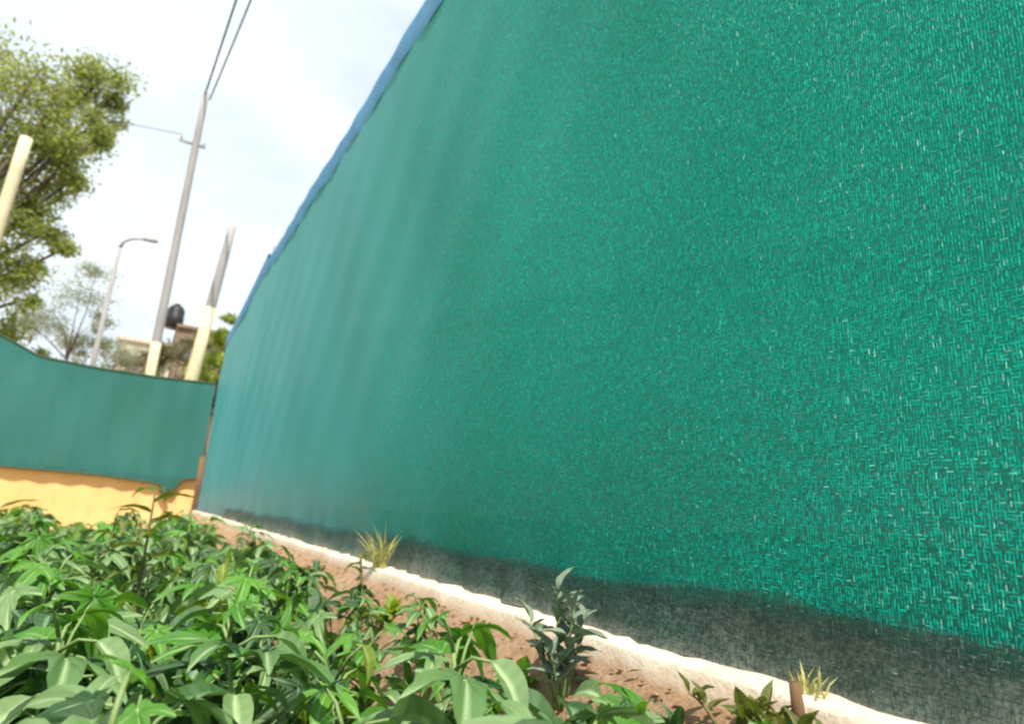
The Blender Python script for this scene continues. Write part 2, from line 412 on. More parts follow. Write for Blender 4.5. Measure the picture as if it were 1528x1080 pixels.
# raised tapes of the knitted net, real strips where they are near enough to tell apart; farther on the cloth's own weave takes over
def tapes(name, mat, y0, y1, z0f, z1f, step, seed, flat_below, p_flat, palette):
    r = np.random.default_rng(seed); P = []; T = []; N = 0
    y = y0
    while y < y1:
        zt = z1f(y); zb = z0f(y); n = int((zt - zb) / .0082 * 1.25)
        keep = 1.0 if y < 1.7 else max(0.0, 1 - (y - 1.7) / (y1 - 1.7)) ** 1.2
        n = int(n * keep * (1 + .7 * max(0.0, min(1.0, (1.5 - y) / .9))))
        if n < 2: y += step; continue
        z = r.uniform(zb, zt, n); yy = y + r.normal(0, step * .12, n)
        L = r.uniform(.004, .012, n); W = r.uniform(.0008, .0017, n)
        flat = r.random(n) < np.where(z < flat_below, p_flat, .08)
        z = np.where(flat, np.round(z / .0054) * .0054 + r.normal(0, .0005, n), z)
        L[flat] *= .75
        tw = r.normal(0, .38, n); lean = r.normal(0, .035, n)
        x = np.array([net_x(a, b) for a, b in zip(yy, z)]) - (.0028 if mat is TAPE else .0)
        if mat is not TAPE: x = np.array([sk_x(a, b) for a, b in zip(yy, z)]) - .003
        for i in range(n):
            c, s_ = math.cos(tw[i]), math.sin(tw[i])
            if flat[i]: a = (lean[i] * .15, 1, lean[i]); b = (s_ * .8, 0, c)
            else: a = (lean[i] * .4, lean[i] * .5, 1); b = (s_ * .8, c, 0)
            h_ = L[i] / 2; w_ = W[i] / 2
            for (p, q) in ((-1, -1), (1, -1), (1, 1), (-1, 1)):
                P.append((x[i] - ox + p * a[0] * h_ + q * b[0] * w_, yy[i] - oy + p * a[1] * h_ + q * b[1] * w_, z[i] - oz + p * a[2] * h_ + q * b[2] * w_))
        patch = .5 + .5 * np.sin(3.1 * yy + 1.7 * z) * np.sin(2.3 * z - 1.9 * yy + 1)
        t = np.clip(r.normal(.40 + .12 * np.clip((1.6 - yy) / 1.2, 0, 1), .17, n) + .22 * (patch - .5) - (.34 * np.clip((1.0 - z) / .45, 0, 1) * np.clip((yy - .4) / 1.2, 0, 1) if mat is TAPE else 0), 0, .86)  # brighter near end and shade at the foot put into the tint
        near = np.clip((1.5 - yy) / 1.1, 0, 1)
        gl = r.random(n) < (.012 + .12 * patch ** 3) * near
        t[gl] = r.uniform(.9, 1.0, gl.sum())  # pale sparkle put into the tint of a few tapes
        T.append(np.repeat(t, 4)); N += n; y += step
    me = bpy.data.meshes.new(name)
    me.vertices.add(4 * N); me.vertices.foreach_set('co', np.array(P, dtype=np.float32).ravel())
    me.loops.add(4 * N); me.loops.foreach_set('vertex_index', np.arange(4 * N, dtype=np.int32))
    me.polygons.add(N); me.polygons.foreach_set('loop_start', np.arange(0, 4 * N, 4, dtype=np.int32))
    at = me.attributes.new('tint', 'FLOAT', 'POINT'); at.data.foreach_set('value', np.concatenate(T).astype(np.float32))
    me.materials.append(mat); me.update(); me.validate()
    o = link(name, me, fence); o['kind'] = 'stuff'
def mat_tape(name, stops):
    k = Nodes(name); at = k.new('ShaderNodeAttribute', attribute_name='tint')
    c = k.ramp(at.outputs['Fac'], stops)
    k.set(Base_Color=c, Roughness=k.ramp(at.outputs['Fac'], [(0.6, (.55,)*3), (.95, (.25,)*3)]))
    k.bsdf.inputs['Specular IOR Level'].default_value = 0.4
    k.bsdf.inputs['Specular Tint'].default_value = (0.5, 1.0, 0.9, 1)
    tr = k.new('ShaderNodeBsdfTranslucent'); k.link(c, tr.inputs['Color'])
    m1 = k.new('ShaderNodeMixShader', Fac=.35); k.link(k.bsdf.outputs[0], m1.inputs[1]); k.link(tr.outputs[0], m1.inputs[2])
    k.link(m1.outputs[0], k.out.inputs['Surface']); return k.m
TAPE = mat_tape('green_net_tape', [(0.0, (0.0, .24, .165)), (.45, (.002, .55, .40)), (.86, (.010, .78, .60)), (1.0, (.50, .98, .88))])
TAPE_G = mat_tape('grey_net_tape', [(0.0, (.010, .026, .022)), (.45, (.045, .085, .068)), (.86, (.11, .18, .145)), (1.0, (.25, .36, .30))])
tapes('net_tapes', TAPE, .15, 3.4, lambda y: band_top(y) - .015, lambda y: min(net_top(y), .65 + 1.0 + y * 1.15), .0046, 7, 1.05, .30, None)
tapes('band_tapes', TAPE_G, .15, 3.0, lambda y: .415, lambda y: band_top(y) - .012, .0046, 8, 1.05, .40, None)

# folded hem along the top, tinted with the blue edge cast
m = MB()
us = list(np.arange(-2.0, 7.95, 0.10))
def hem_pts(u):
    t = net_top(u)
    return [(-0.003, t - 0.19 + 0.012 * math.sin(6 * u)), (-0.020, t - 0.03), (-0.014, t + 0.006), (0.0, t + 0.014), (0.014, t + 0.006), (0.016, t - 0.06)]
grid(m, us, lambda u: range(6), lambda u, k: loc((1.0 + hem_pts(u)[k][0] + 0.004*math.sin(13*u), u, hem_pts(u)[k][1])))
m.build('top_hem', HEM, fence, smooth=True)
m = MB(); us = list(np.linspace(7.97, 10.86, 20))
grid(m, us, lambda u: range(6), lambda u, k: loc((1.012 - 0.05*(u-8)/2.9 + hem_pts(u)[k][0], u, hem_pts(u)[k][1])))
m.build('top_hem', HEM, fence, smooth=True)
for y in (-1.9, 7.96, 10.95):
    m = MB(); top = net_top(y) + (0.12 if y == 7.96 else -0.05 if y < 10 else 0.0)
    px = 1.075 if y < 10 else 1.03
    m.tube([loc((px, y, 0.30)), loc((px, y, top))], [0.035, 0.035], 10)
    m.build('post', STEEL, fence, smooth=False)

# low dark plinth that stands behind the foot of the net
m = MB(); m.box((1.055, -2.0, 0.38), (1.155, 10.9, 0.53))
pl = m.build('plinth', PLINTH); tag(pl, 'low dark concrete plinth behind the foot of the long net', 'plinth')

# ------------------------------------------------------------------ far fence on the mustard wall (plane y = 11)
D = 11.0
m = MB()
us = np.linspace(-9, 0.925, 60)
rnd = random.Random(5)
V = []; F = []
prof = [(0.0, -0.02), (0.0, 0.45), (0.0, 0.865), (0.20, 0.865), (0.20, -0.02)]
for u in us:
    j = rnd.uniform(-0.004, 0.004)
    V += [(u, D + 0.07 + a, b + (j if b > 0.5 else 0)) for a, b in prof]
for i in range(len(us) - 1):
    for k in range(4): F.append((i*5+k, (i+1)*5+k, (i+1)*5+k+1, i*5+k+1))
n_ = len(us) - 1
F.append((n_*5, n_*5+4, n_*5+3, n_*5+2, n_*5+1))
m.add(V, F)
wall = empty('boundary_wall', (-4.0, D + 0.17, 0.0))
tag(wall, 'low mustard yellow plastered wall under the far green net', 'wall')
w = m.build('plaster', WALL, wall); w.location = (4.0, -D - 0.17, 0)
m = MB(); m.box((-9, D + 0.045, 0.868), (0.915, D + 0.295, 0.915)); c = m.build('coping', CAPM, wall); c.location = (4.0, -D - 0.17, 0)

def far_top(x):
    pts = [(-9, 2.0), (-6, 2.25), (-4, 2.35), (-2.6, 2.22), (-1.93, 2.02), (-1.41, 1.79), (-0.67, 1.745), (0.1, 1.74), (0.95, 1.77)]
    return EYE + np.interp(x, [p[0] for p in pts], [p[1] for p in pts])
def far_bot(x):
    pts = [(-9, 0.20), (-1.55, 0.205), (-0.37, 0.185), (0.35, 0.125), (0.52, 0.05), (0.60, 0.02), (0.68, 0.20), (0.93, 0.26)]
    return EYE + np.interp(x, [p[0] for p in pts], [p[1] for p in pts])
ff = empty('shade_net_fence', (-2.0, D, 0.86))
tag(ff, 'shorter green shade net hung above the mustard wall at the far end', 'fence')
def floc(p): return (p[0] + 2.0, p[1] - D, p[2] - 0.86)
m = MB(); us = list(np.arange(-9, -2.5, 0.25)) + list(np.arange(-2.5, 0.94, 0.045))
def fy(x, z):
    s = math.sin(math.pi * min(max((z - 0.8) / 1.6, 0), 1))
    return D + s * (0.03 * math.sin(2.2*x + z) + 0.012 * math.sin(7*x - 2*z)) + 0.010 * math.sin(19*x) * (1 - s)
grid(m, us, lambda u: np.linspace(far_bot(u), far_top(u), 20), lambda u, z: floc((u, fy(u, z), z)))
m.build('net_panel', NETFAR, ff, smooth=True)
m = MB(); m.tube([floc((u, fy(u, far_bot(u)) - 0.012, far_bot(u))) for u in us], [0.016] * len(us), 6); m.build('bottom_rope', ROPE, ff, smooth=True)
m = MB(); m.tube([floc((u, fy(u, far_top(u)), far_top(u))) for u in us], [0.015] * len(us), 6); m.build('top_rope', ROPE, ff, smooth=True)
m = MB(); m.tube([floc((0.44, D - 0.02, far_bot(0.5))), floc((0.53, D - 0.03, EYE - 0.06)), floc((0.50, D - 0.04, EYE - 0.14))], [0.05, 0.04, 0.012], 7)
m.build('loose_corner', ROPE, ff, smooth=True)
m = MB(); m.tube([(0, 0, 0), (0.004, 0, 0.6), (-0.004, 0, 1.25)], [0.055, 0.05, 0.05], 10)
cp = m.build('corner_post', WOOD, smooth=True); cp.location = (0.93, 10.88, -0.02)
tag(cp, 'short brown timber post where the two nets meet', 'post')

# ------------------------------------------------------------------ poles, wires, lamp
def pole(name, label, cat, base, top, r0, r1, cream_to, mat=POLE, sides=14):
    e = empty(name, base); tag(e, label, cat)
    b, t = Vector(base), Vector(top); d = t - b; k = 10
    m = MB(); m.tube([d * (i / k) for i in range(k + 1)], [r0 + (r1 - r0) * i / k for i in range(k + 1)], sides); m.build('shaft', mat, e, True)
    if cream_to:
        f = (cream_to - base[2]) / d.z
        m = MB(); m.tube([d * (f * i / 4) for i in range(5)], [(r0 + (r1 - r0) * f * i / 4) + 0.006 for i in range(5)], sides); m.build('cream_band', CREAM, e, True)  # cream sleeve over the lower shaft
    return e
up = pole('utility_pole', 'tall grey utility pole with cream foot carrying two wires', 'pole', (0.0, 15.0, 0), (-0.08, 15.0, 9.92), 0.105, 0.070, 3.75)
m = MB(); m.box((-0.42, 0.10, 8.58), (0.14, 0.14, 8.63)); m.build('crossarm', POLE, up)
for x in (-0.38, 0.10):
    m = MB(); m.tube([(x, 0.135, 8.63), (x, 0.135, 8.70), (x, 0.135, 8.76)], [0.015, 0.028, 0.012], 8); m.build('insulator', STEEL, up, True)
pole('leaning_pole', 'shorter leaning pole with wide cream base beside the yellow-green bush', 'pole', (0.47, 13.0, 0), (0.875, 13.0, 5.98), 0.145, 0.075, 4.2)
pole('concrete_post', 'thick cream post standing in front of the big tree', 'post', (-2.72, 12.6, 0), (-2.56, 12.6, 6.42), 0.105, 0.092, 0, CREAM)
def wire(name, label, a, b, sag, r=0.016):
    a, b = Vector(a), Vector(b); k = 24; m = MB()
    m.tube([a.lerp(b, i / k) - Vector((0, 0, 4 * sag * (i / k) * (1 - i / k))) for i in range(k + 1)], [r] * (k + 1), 6)
    o = m.build(name, CABLE, None, True); tag(o, label, 'wire', 'overhead wires')
wire('overhead_wire', 'left one of two dark wires rising from the utility pole top', (-0.10, 15.0, 9.86), (0.42, 6.0, 10.05), 0.10, 0.020)
wire('overhead_wire', 'right one of two dark wires rising from the utility pole top', (0.02, 15.0, 9.80), (0.78, 6.0, 10.05), 0.12, 0.017)
wire('overhead_wire', 'thin faint wire running left from the utility pole to the big tree', (-0.38, 15.13, 8.77), (-14, 17.5, 9.3), 0.35, 0.008)
lp = empty('street_lamp', (-1.55, 22, 0)); tag(lp, 'slender distant street lamp with an arm reaching right', 'street lamp')
m = MB(); m.tube([(0, 0, 0), (0, 0, 4), (0, 0, 8.0)], [0.10, 0.08, 0.055], 10); m.build('shaft', POLE, lp, True)
m = MB(); m.tube([(0, 0, 8.0), (0.06, 0, 8.22), (0.25, 0, 8.38), (0.55, 0, 8.46)], [0.055, 0.045, 0.04, 0.035], 8); m.build('arm', POLE, lp, True)
m = MB(); m.tube([(0.50, 0, 8.45), (0.60, 0, 8.48), (0.90, 0, 8.50), (0.98, 0, 8.49)], [0.03, 0.075, 0.085, 0.03], 10); m.build('lamp_head', STEEL, lp, True)

# ------------------------------------------------------------------ far house with a water tank
HB = mat_plain('beige_render', (0.50, 0.42, 0.32), (0.62, 0.54, 0.43), 1.5, 0.9)
HD = mat_plain('weathered_brick', (0.17, 0.12, 0.085), (0.27, 0.20, 0.14), 2.5, 0.9)
GLASS = mat_plain('dark_glass', (0.10, 0.10, 0.10), (0.15, 0.15, 0.15), 2, 0.15, 0.0)
house = empty('far_house', (0.6, 36, 0)); tag(house, 'far beige and brown flat-roofed house with a black tank on top', 'house')
m = MB(); m.box((-2.2, -2.0, 0), (0.1, 4, 7.55)); m.build('wall', HB, house)
m = MB(); m.box((0.1, -1.6, 0), (2.6, 4, 8.75)); m.build('wall', HD, house)
m = MB(); m.box((-2.32, -2.12, 7.552), (0.08, 4.1, 7.70)); m.build('roof_slab', HB, house)
m = MB(); m.box((0.06, -1.75, 8.752), (2.72, 4.1, 8.90)); m.build('roof_slab', HD, house)
for (x0, x1, z0, z1, yy) in ((-1.75, -1.05, 5.9, 6.9, -2.0), (-0.75, -0.2, 5.9, 6.9, -2.0), (0.5, 1.1, 7.0, 8.1, -1.6), (1.5, 2.1, 7.0, 8.1, -1.6)):
    m = MB()
    for a, b in (((x0-.07, yy-.05, z0-.07), (x1+.07, yy-.003, z0)), ((x0-.07, yy-.05, z1), (x1+.07, yy-.003, z1+.07)), ((x0-.07, yy-.05, z0), (x0, yy-.003, z1)), ((x1, yy-.05, z0), (x1+.07, yy-.003, z1))): m.box(a, b)
    wf = m.build('window', CAPM, house)
    m = MB(); m.box((x0, yy - .025, z0), (x1, yy - .004, z1)); m.build('pane', GLASS, wf)
tank = empty('water_tank', (0.53, 35.6, 8.905)); tag(tank, 'black plastic water tank on the roof of the far house', 'water tank')
m = MB(); m.tube([(0, 0, 0), (0, 0, .25), (0, 0, .28), (0, 0, .60), (0, 0, .63), (0, 0, 1.0), (0, 0, 1.2)], [.40, .40, .42, .42, .40, .40, .28], 18); m.build('body', BLACK, tank, True)
m = MB(); m.tube([(0, 0, 1.2), (0, 0, 1.32)], [.16, .15], 14); m.build('lid', BLACK, tank)

# ------------------------------------------------------------------ trees
def rand_unit(r):
    while True:
        v = Vector((r.uniform(-1, 1), r.uniform(-1, 1), r.uniform(-1, 1)))
        if 0.05 < v.length < 1: return v.normalized()
def tree(name, label, base, clumps, trunk_r, leaf, n_leaf, mat, seed, droop=0.5, trunk_top=None, spray=0.5):
    """clumps: (x, y, z, r) relative to base; limbs run from the trunk to every clump, twigs and leaves hang in it"""
    r = random.Random(seed); e = empty(name, base); tag(e, label, 'tree')
    tt = Vector(trunk_top or (0.1, 0, min(c[2] for c in clumps) * 0.8))
    m = MB(); pts = [Vector((0, 0, -0.05)), tt * 0.35 + Vector((0.06, 0.03, 0)), tt * 0.7 + Vector((-0.05, 0, 0)), tt]
    m.tube(pts, [trunk_r * 1.25, trunk_r, trunk_r * .85, trunk_r * .7], 10); m.build('trunk', BARK, e, True)
    lm = MB(); cm = MB()
    per = max(1, n_leaf // sum(max(1, int(c[3] * 10)) for c in clumps))
    for (cx, cy, cz, cr) in clumps:
        c = Vector((cx, cy, cz)); mid = tt.lerp(c, 0.5) + Vector((r.uniform(-.2, .2), r.uniform(-.2, .2), 0.25 * cr))
        lm.tube([tt, mid, c], [trunk_r * .5, trunk_r * .3, trunk_r * .12], 6)
        for q in range(max(1, int(cr * 10))):
            d = rand_unit(r); d.z = d.z * 0.8 + 0.05
            tip = c + d * cr * (r.random() ** 0.45)
            lm.tube([c.lerp(tip, .1), c.lerp(tip, .6) + Vector((0, 0, .08 * cr)), tip], [trunk_r * .08, trunk_r * .05, trunk_r * .03], 4)
            sp = spray * cr * r.uniform(.5, 1.1); tone = r.random() * 0.6
            for k in range(per):
                o = rand_unit(r) * sp * (r.random() ** .6); o.z = o.z * .6 - droop * r.random() * sp
                p = tip + o; L = leaf * r.uniform(.6, 1.35); W = L * r.uniform(.28, .5)
                a = rand_unit(r); a.z -= droop; a.normalize(); b = a.cross(rand_unit(r))
                if b.length < .05: continue
                b.normalize(); t = min(1, max(0, tone + r.uniform(-.1, .5)))
                cm.add([p, p + a * L * .5 + b * W * .5, p + a * L, p + a * L * .5 - b * W * .5], [(0, 1, 2, 3)], [t] * 4)
    lm.build('limbs', BARK, e, True)
    cr_ = cm.build('crown', mat, e, False, 'tint'); cr_['kind'] = 'stuff'
    return e
OLIVE = mat_crown('olive_foliage', (0.090, 0.120, 0.030), (0.260, 0.300, 0.085), (0.42, 0.48, 0.09), 0.5)
GREY = mat_crown('greygreen_foliage', (0.16, 0.19, 0.14), (0.30, 0.34, 0.25), (0.40, 0.45, 0.28), .45)  # pale distance glare put into the foliage colour
LIME = mat_crown('lime_foliage', (0.14, 0.20, 0.02), (0.28, 0.36, 0.05), (0.45, 0.55, 0.06))
BROWN = mat_crown('brownish_foliage', (0.10, 0.10, 0.055), (0.20, 0.19, 0.10), (0.22, 0.22, 0.08))
# big tree at the left edge: base off the frame, crown reaching in
Yt = 15.5
cl = []
for (px_, pz_, rr, dy) in ((-.255, .52, 1.0, 0), (-.205, .545, .85, -.4), (-.165, .555, .62, .3), (-.225, .47, .95, .5), (-.185, .475, .75, -.5), (-.160, .49, .55, .4),
                           (-.150, .58, .42, 0), (-.215, .40, .85, 0), (-.180, .405, .55, .5), (-.155, .455, .42, -.3), (-.225, .33, .75, .2), (-.185, .345, .55, -.4),
                           (-.165, .37, .33, .2), (-.215, .26, .65, .3), (-.175, .285, .42, 0), (-.160, .30, .28, .4), (-.195, .235, .38, -.2), (-.27, .60, .8, .6), (-.128, .605, .45, 0), (-.118, .575, .3, .2), (-.116, .50, .3, 0), (-.130, .53, .40, .2), (-.125, .485, .34, -.2), (-.140, .42, .40, 0), (-.150, .345, .34, .2), (-.132, .315, .26, 0), (-.30, .42, 1.2, 0), (-.34, .55, 1.3, 0), (-.185, .20, .40, .2), (-.160, .235, .28, 0), (-.205, .29, .5, 0)):
    cl.append((px_ * Yt + 5.0, dy, EYE + pz_ * Yt, rr))
tree('big_tree', 'large olive-green drooping tree at the left behind the far net', (-5.0, Yt, 0), cl, 0.20, 0.11, 34000, OLIVE, 11, 0.7, (0.1, 0, 2.6), 1.15)
tree('far_tree', 'pale hazy grey-green tree under the big crown left of the lamp', (-3.0, 29, 0),
     [(0.0, 0, 8.2, .9), (.35, .2, 9.3, .55), (-.7, .2, 7.2, .8), (.9, -.2, 7.25, .45), (-1.5, .2, 6.6, .7)], 0.07, 0.12, 5000, GREY, 12, 0.4, (0.1, 0, 5.4), 1.1)
tree('far_tree', 'low grey-green tree directly below the street lamp', (-1.1, 31, 0),
     [(-.4, 0, 6.2, .9), (.5, .2, 6.4, .7), (-1.1, .2, 6.8, .6), (1.2, -.2, 6.1, .6), (-1.9, 0, 6.2, .7)], 0.07, 0.13, 6000, GREY, 13, 0.3, (0, 0, 4.2), 0.9)
tree('far_tree', 'brownish tree in front of the far house under the tank', (1.05, 27, 0),
     [(-.2, 0, 6.1, .7), (.45, .2, 6.6, .6), (-.85, .2, 5.9, .6), (.9, -.2, 6.0, .6), (.3, 0, 5.4, .8), (-1.2, 0, 5.3, .6)], 0.07, 0.13, 6000, BROWN, 14, 0.2, (0, 0, 3.6), 0.6)
tree('small_tree', 'sunlit yellow-green small tree beside the end of the tall net', (1.22, 14.2, 0),
     [(0, 0, 4.0, .42), (.18, .1, 4.42, .28), (-.10, .1, 3.5, .40), (.15, -.1, 3.2, .45), (-.25, 0, 3.0, .35)], 0.06, 0.11, 2400, LIME, 15, 0.3, (0, 0, 2.4), 0.7)
tree('garden_tree', 'low olive tree at the far left just over the net edge', (-3.2, 17.5, 0),
     [(-.3, 0, 3.7, .7), (.5, .2, 3.5, .55), (1.1, 0, 3.35, .5), (-1.0, .2, 4.0, .7), (1.9, .1, 3.3, .45)], 0.08, 0.12, 2600, OLIVE, 16, 0.3, (0, 0, 2.3), 0.65)

# ------------------------------------------------------------------ leaves
def palmate(seed, lobes=5, deep=0.62, droop=0.35, fold=0.10):
    """a lobed blade of unit length, stalk end at the origin, tip towards +Y, veins raised as pale ribs"""
    r = random.Random(seed)
    if lobes == 5: ax = [-100, -50, 0, 50, 100]; ln = [.50, .80, 1.0, .80, .50]
    else: ax = [-62, 0, 62]; ln = [.70, 1.0, .70]
    ax = [a + r.uniform(-7, 7) for a in ax]; ln = [l * r.uniform(.9, 1.1) for l in ln]
    sharp = 18 if lobes == 5 else 22
    angs = set(np.linspace(-165, 165, 45).tolist()) | set(ax)
    for a in ax: angs |= {a - 4, a + 4, a - 10, a + 10}
    angs = sorted(angs); nr = 7
    V = [(0, 0, 0)]; A = [1.0]; F = []
    def rim(t):
        best = 0.22
        for a, l in zip(ax, ln):
            d = abs(t - a)
            w = math.exp(-(d / sharp) ** 1.35)
            best = max(best, l * ((1 - deep) * math.exp(-(d / 48) ** 2) + deep * w))
        return best * (1 + 0.05 * math.sin(t * 0.55 + seed))
    for t in angs:
        R_ = rim(t); dn = min(abs(t - a) for a in ax)
        for k in range(1, nr + 1):
            q = R_ * k / nr; x, y = q * math.sin(rad(t)), q * math.cos(rad(t))
            z = fold * q * math.sin(min(dn, 25) / 25 * math.pi * .5) - droop * q * q + 0.03 * math.sin(9 * x + seed) * q + 0.02 * math.sin(t * .3 + 5 * q)
            V.append((x, y, z)); A.append(max(0.0, 1 - dn / 3.6) * (0.9 - .4 * k / nr))
    n = len(angs)
    for i in range(n - 1):
        F.append((0, 1 + i*nr, 1 + (i+1)*nr))
        for k in range(nr - 1):
            a = 1 + i*nr + k; b = 1 + (i+1)*nr + k
            F.append((a, a + 1, b + 1, b))
    return V, F, A
def lance(seed, width=0.34, droop=0.5, fold=0.35, n=12):
    """a long pointed blade of unit length folded along its rib"""
    r = random.Random(seed); V = []; A = []; F = []; side = r.uniform(-.12, .12); m_ = 7
    for i in range(n + 1):
        t = i / n; w = width * .5 * (math.sin(math.pi * min(1, t * 1.02) ** .72) ** .9 if 0 < t < 1 else 0.0) + .004
        for j in range(m_):
            s = -1 + 2 * j / (m_ - 1)
            V.append((s * w + side * t * t, t * (1 - .12 * droop * t), abs(s) * w * fold * 2 - droop * t * t * .55 + .012 * math.sin(14 * t + 2 * s + seed)))
            A.append(.85 if j == m_ // 2 else (.12 if i % 2 else 0.0))
    for i in range(n):
        for j in range(m_ - 1): F.append((i*m_+j, i*m_+j+1, (i+1)*m_+j+1, (i+1)*m_+j))
    return V, F, A
def leaf_mesh(name, data, mat):
    m = MB(); m.add(*data); return m.mesh(name, mat, True, 'vein')
LM = {'A': [], 'B': [], 'C': [], 'D': [], 'E': [], 'F': [], 'Y': [], 'K': []}
for s in range(7):
    dd = (palmate(s, 5, .72 + .03 * (s % 3), .25 + .12 * (s % 4), .12 + .05 * (s % 2)) if s < 4 else palmate(s, 3, .72, .3 + .1 * (s % 3), .14))
    [LM[q].append(leaf_mesh('leaf', dd, w_)) for q, w_ in (('A', LEAF_A), ('B', LEAF_B), ('Y', LEAF_Y), ('K', LEAF_K))]
for s in range(4):
    dd = lance(s, .30 + .05 * s, .3 + .2 * s)
    [LM[q].append(leaf_mesh('leaf', dd, w_)) for q, w_ in (('A', LEAF_A), ('B', LEAF_B), ('Y', LEAF_Y), ('K', LEAF_K))]
    LM['C'].append(leaf_mesh('leaf', lance(s + 9, .09 + .025 * s, .1 + .12 * s), LEAF_C))
    LM['E'].append(leaf_mesh('leaf', lance(s + 9, .26 + .04 * s, .2 + .12 * s), LEAF_C)); LM['F'].append(leaf_mesh('leaf', lance(s + 29, .42, .3), LEAF_D))
    LM['D'].append(leaf_mesh('leaf', lance(s + 19, .20 + .03 * s, .7 + .15 * s), LEAF_D))

def leaf_matrix(p, az, pitch, roll, size):
    rot = Matrix.Rotation(az, 4, 'Z') @ Matrix.Rotation(pitch, 4, 'X') @ Matrix.Rotation(roll, 4, 'Y')
    return Matrix.Translation(p) @ rot @ Matrix.Scale(size, 4)
def add_leaf(root, mesh, mat4):
    o = bpy.data.objects.new('leaf', mesh); col.objects.link(o); o.parent = root; o.matrix_local = mat4
    return o
def make_plant(seed, h=0.42, n=15, sizes=(.085, .15), kinds='AB', name='bed_plant', stem_mat=None):
    r = random.Random(seed); root = empty(name); m = MB(); leaves = []
    lean = Vector((r.uniform(-.05, .05), r.uniform(-.05, .05), 0))
    ax = lambda t: Vector((lean.x * t * t, lean.y * t * t, h * .84 * t))
    m.tube([ax(i / 5) for i in range(6)], [.008 - .005 * i / 5 for i in range(6)], 6)
    az = r.uniform(0, 6.28)
    for i in range(n):
        t = .35 + .65 * (i + .5) / n; az += 2.4 + r.uniform(-.35, .35)
        b = ax(t); pl = r.uniform(.05, .125) * (1.25 - .6 * t); el = rad(r.uniform(15, 60) * (.55 + .5 * t))
        out = Vector((math.sin(-az) , math.cos(az), 0))       # Rotation(az,'Z') sends +Y there
        e = b + out * pl * math.cos(el) + Vector((0, 0, pl * math.sin(el)))
        m.tube([b, b.lerp(e, .5) + Vector((0, 0, .010)), e], [.0032, .0026, .0022], 5)
        s = r.uniform(*sizes) * (1.08 - .45 * max(0, t - .75) / .25 * r.random())
        leaves.append((e, az, rad(r.uniform(-65, 18)), rad(r.uniform(-38, 38)), s))
    m.build('stem', stem_mat or STEM, root, True)
    for (e, az, pt, rl, s) in leaves:
        add_leaf(root, r.choice(LM[r.choice(kinds)]), leaf_matrix(e, az, pt, rl, s))
    return root
def copy_plant(root):
    c = root.copy(); col.objects.link(c)
    for ch in root.children:
        d = ch.copy(); col.objects.link(d); d.parent = c; d.matrix_parent_inverse = ch.matrix_parent_inverse.copy()
    return c
BED = 'lobed-leaf plants crowded in the bed'
protos = [make_plant(100 + i, .40 + .012 * i, 23 + i % 5, (.055, .15), 'AABBYKK' if i % 2 else 'ABBBAKK') for i in range(8)]
used = [False] * 8
def place(i, x, y, rz, s, label, group=None, dz=0.0):
    if used[i]: o = copy_plant(protos[i])
    else: o = protos[i]; used[i] = True
    o.location = (x, y, ground_z(x, y) - 0.01 + dz); o.rotation_euler = (0, 0, rz); o.scale = (s, s, s)
    for k in ('label', 'category', 'group'):
        if k in o: del o[k]
    tag(o, label, 'plant', group)
    return o
rp = random.Random(77)
def edge(y): return float(np.interp(y, [0.4, 0.8, 1.2, 1.8, 3.0, 5, 8], [.68, .70, .68, .66, .70, .68, .64]))
y = 0.50; row = 0
bed = []
while y < 7.3:
    step = .185 + .035 * y
    x0 = -.24 * y - .25
    x = edge(y) - .02 - (step * .5 if row % 2 else 0)
    while x > x0:
        gx, gy = x + rp.uniform(-.25, .25) * step, y + rp.uniform(-.25, .25) * step
        if math.hypot(gx, gy) > .42:
            o = place(rp.randrange(8), gx, gy, rp.uniform(0, 6.28), rp.uniform(.72, 1.14) * (1 + .012 * y) * (1 - .42 * min(1, ground_z(gx, gy) / .18)),
                  'lobed-leaf green plant crowded in the bed behind the front row', BED)
            bed.append(o)
        x -= step
    y += step * .85; row += 1

# those of the bed that can be pointed at: the front row along the bottom edge and the ones up on the soil bank
def project(p):
    q = Vector(p) - Vector((0, 0, EYE)); c = [sum(Rw[i][k] * q[i] for i in range(3)) for k in range(3)]
    return (764 + 920 * c[0] / c[2], 540 + 920 * c[1] / c[2]) if c[2] > .05 else (-9999, 9999)
NTH = ['', 'second ', 'third ', 'fourth ', 'fifth ', 'sixth ', 'seventh ', 'eighth ', 'ninth ', 'tenth ']
seen = []
for o in bed:
    px, py = project((o.location.x, o.location.y, o.location.z + .33 * o.scale.x))
    if 0 < px < 1400 and py < 1150: seen.append((px, py, o))
bank = sorted([t for t in seen if ground_z(t[2].location.x, t[2].location.y) > .07], key=lambda t: t[2].location.y)
front = sorted([t for t in seen if t[1] > 965 and t not in bank], key=lambda t: t[0])
for k, (px, py, o) in enumerate(bank[:10]):
    o['label'] = NTH[k] + 'nearest of the bed plants up on the soil bank beside the kerb'; o['group'] = 'bed plants on the soil bank'
for k, (px, py, o) in enumerate(front[:10]):
    o['label'] = NTH[k].replace('second', 'second') + 'leftmost bed plant in the front row along the bottom edge'; o['group'] = 'front row of the bed'
for k, (px, py, o) in enumerate(bank[10:]):
    o['label'] = 'far small bed plant at the top of the soil bank by the kerb'; o['group'] = 'far bed plants by the kerb'

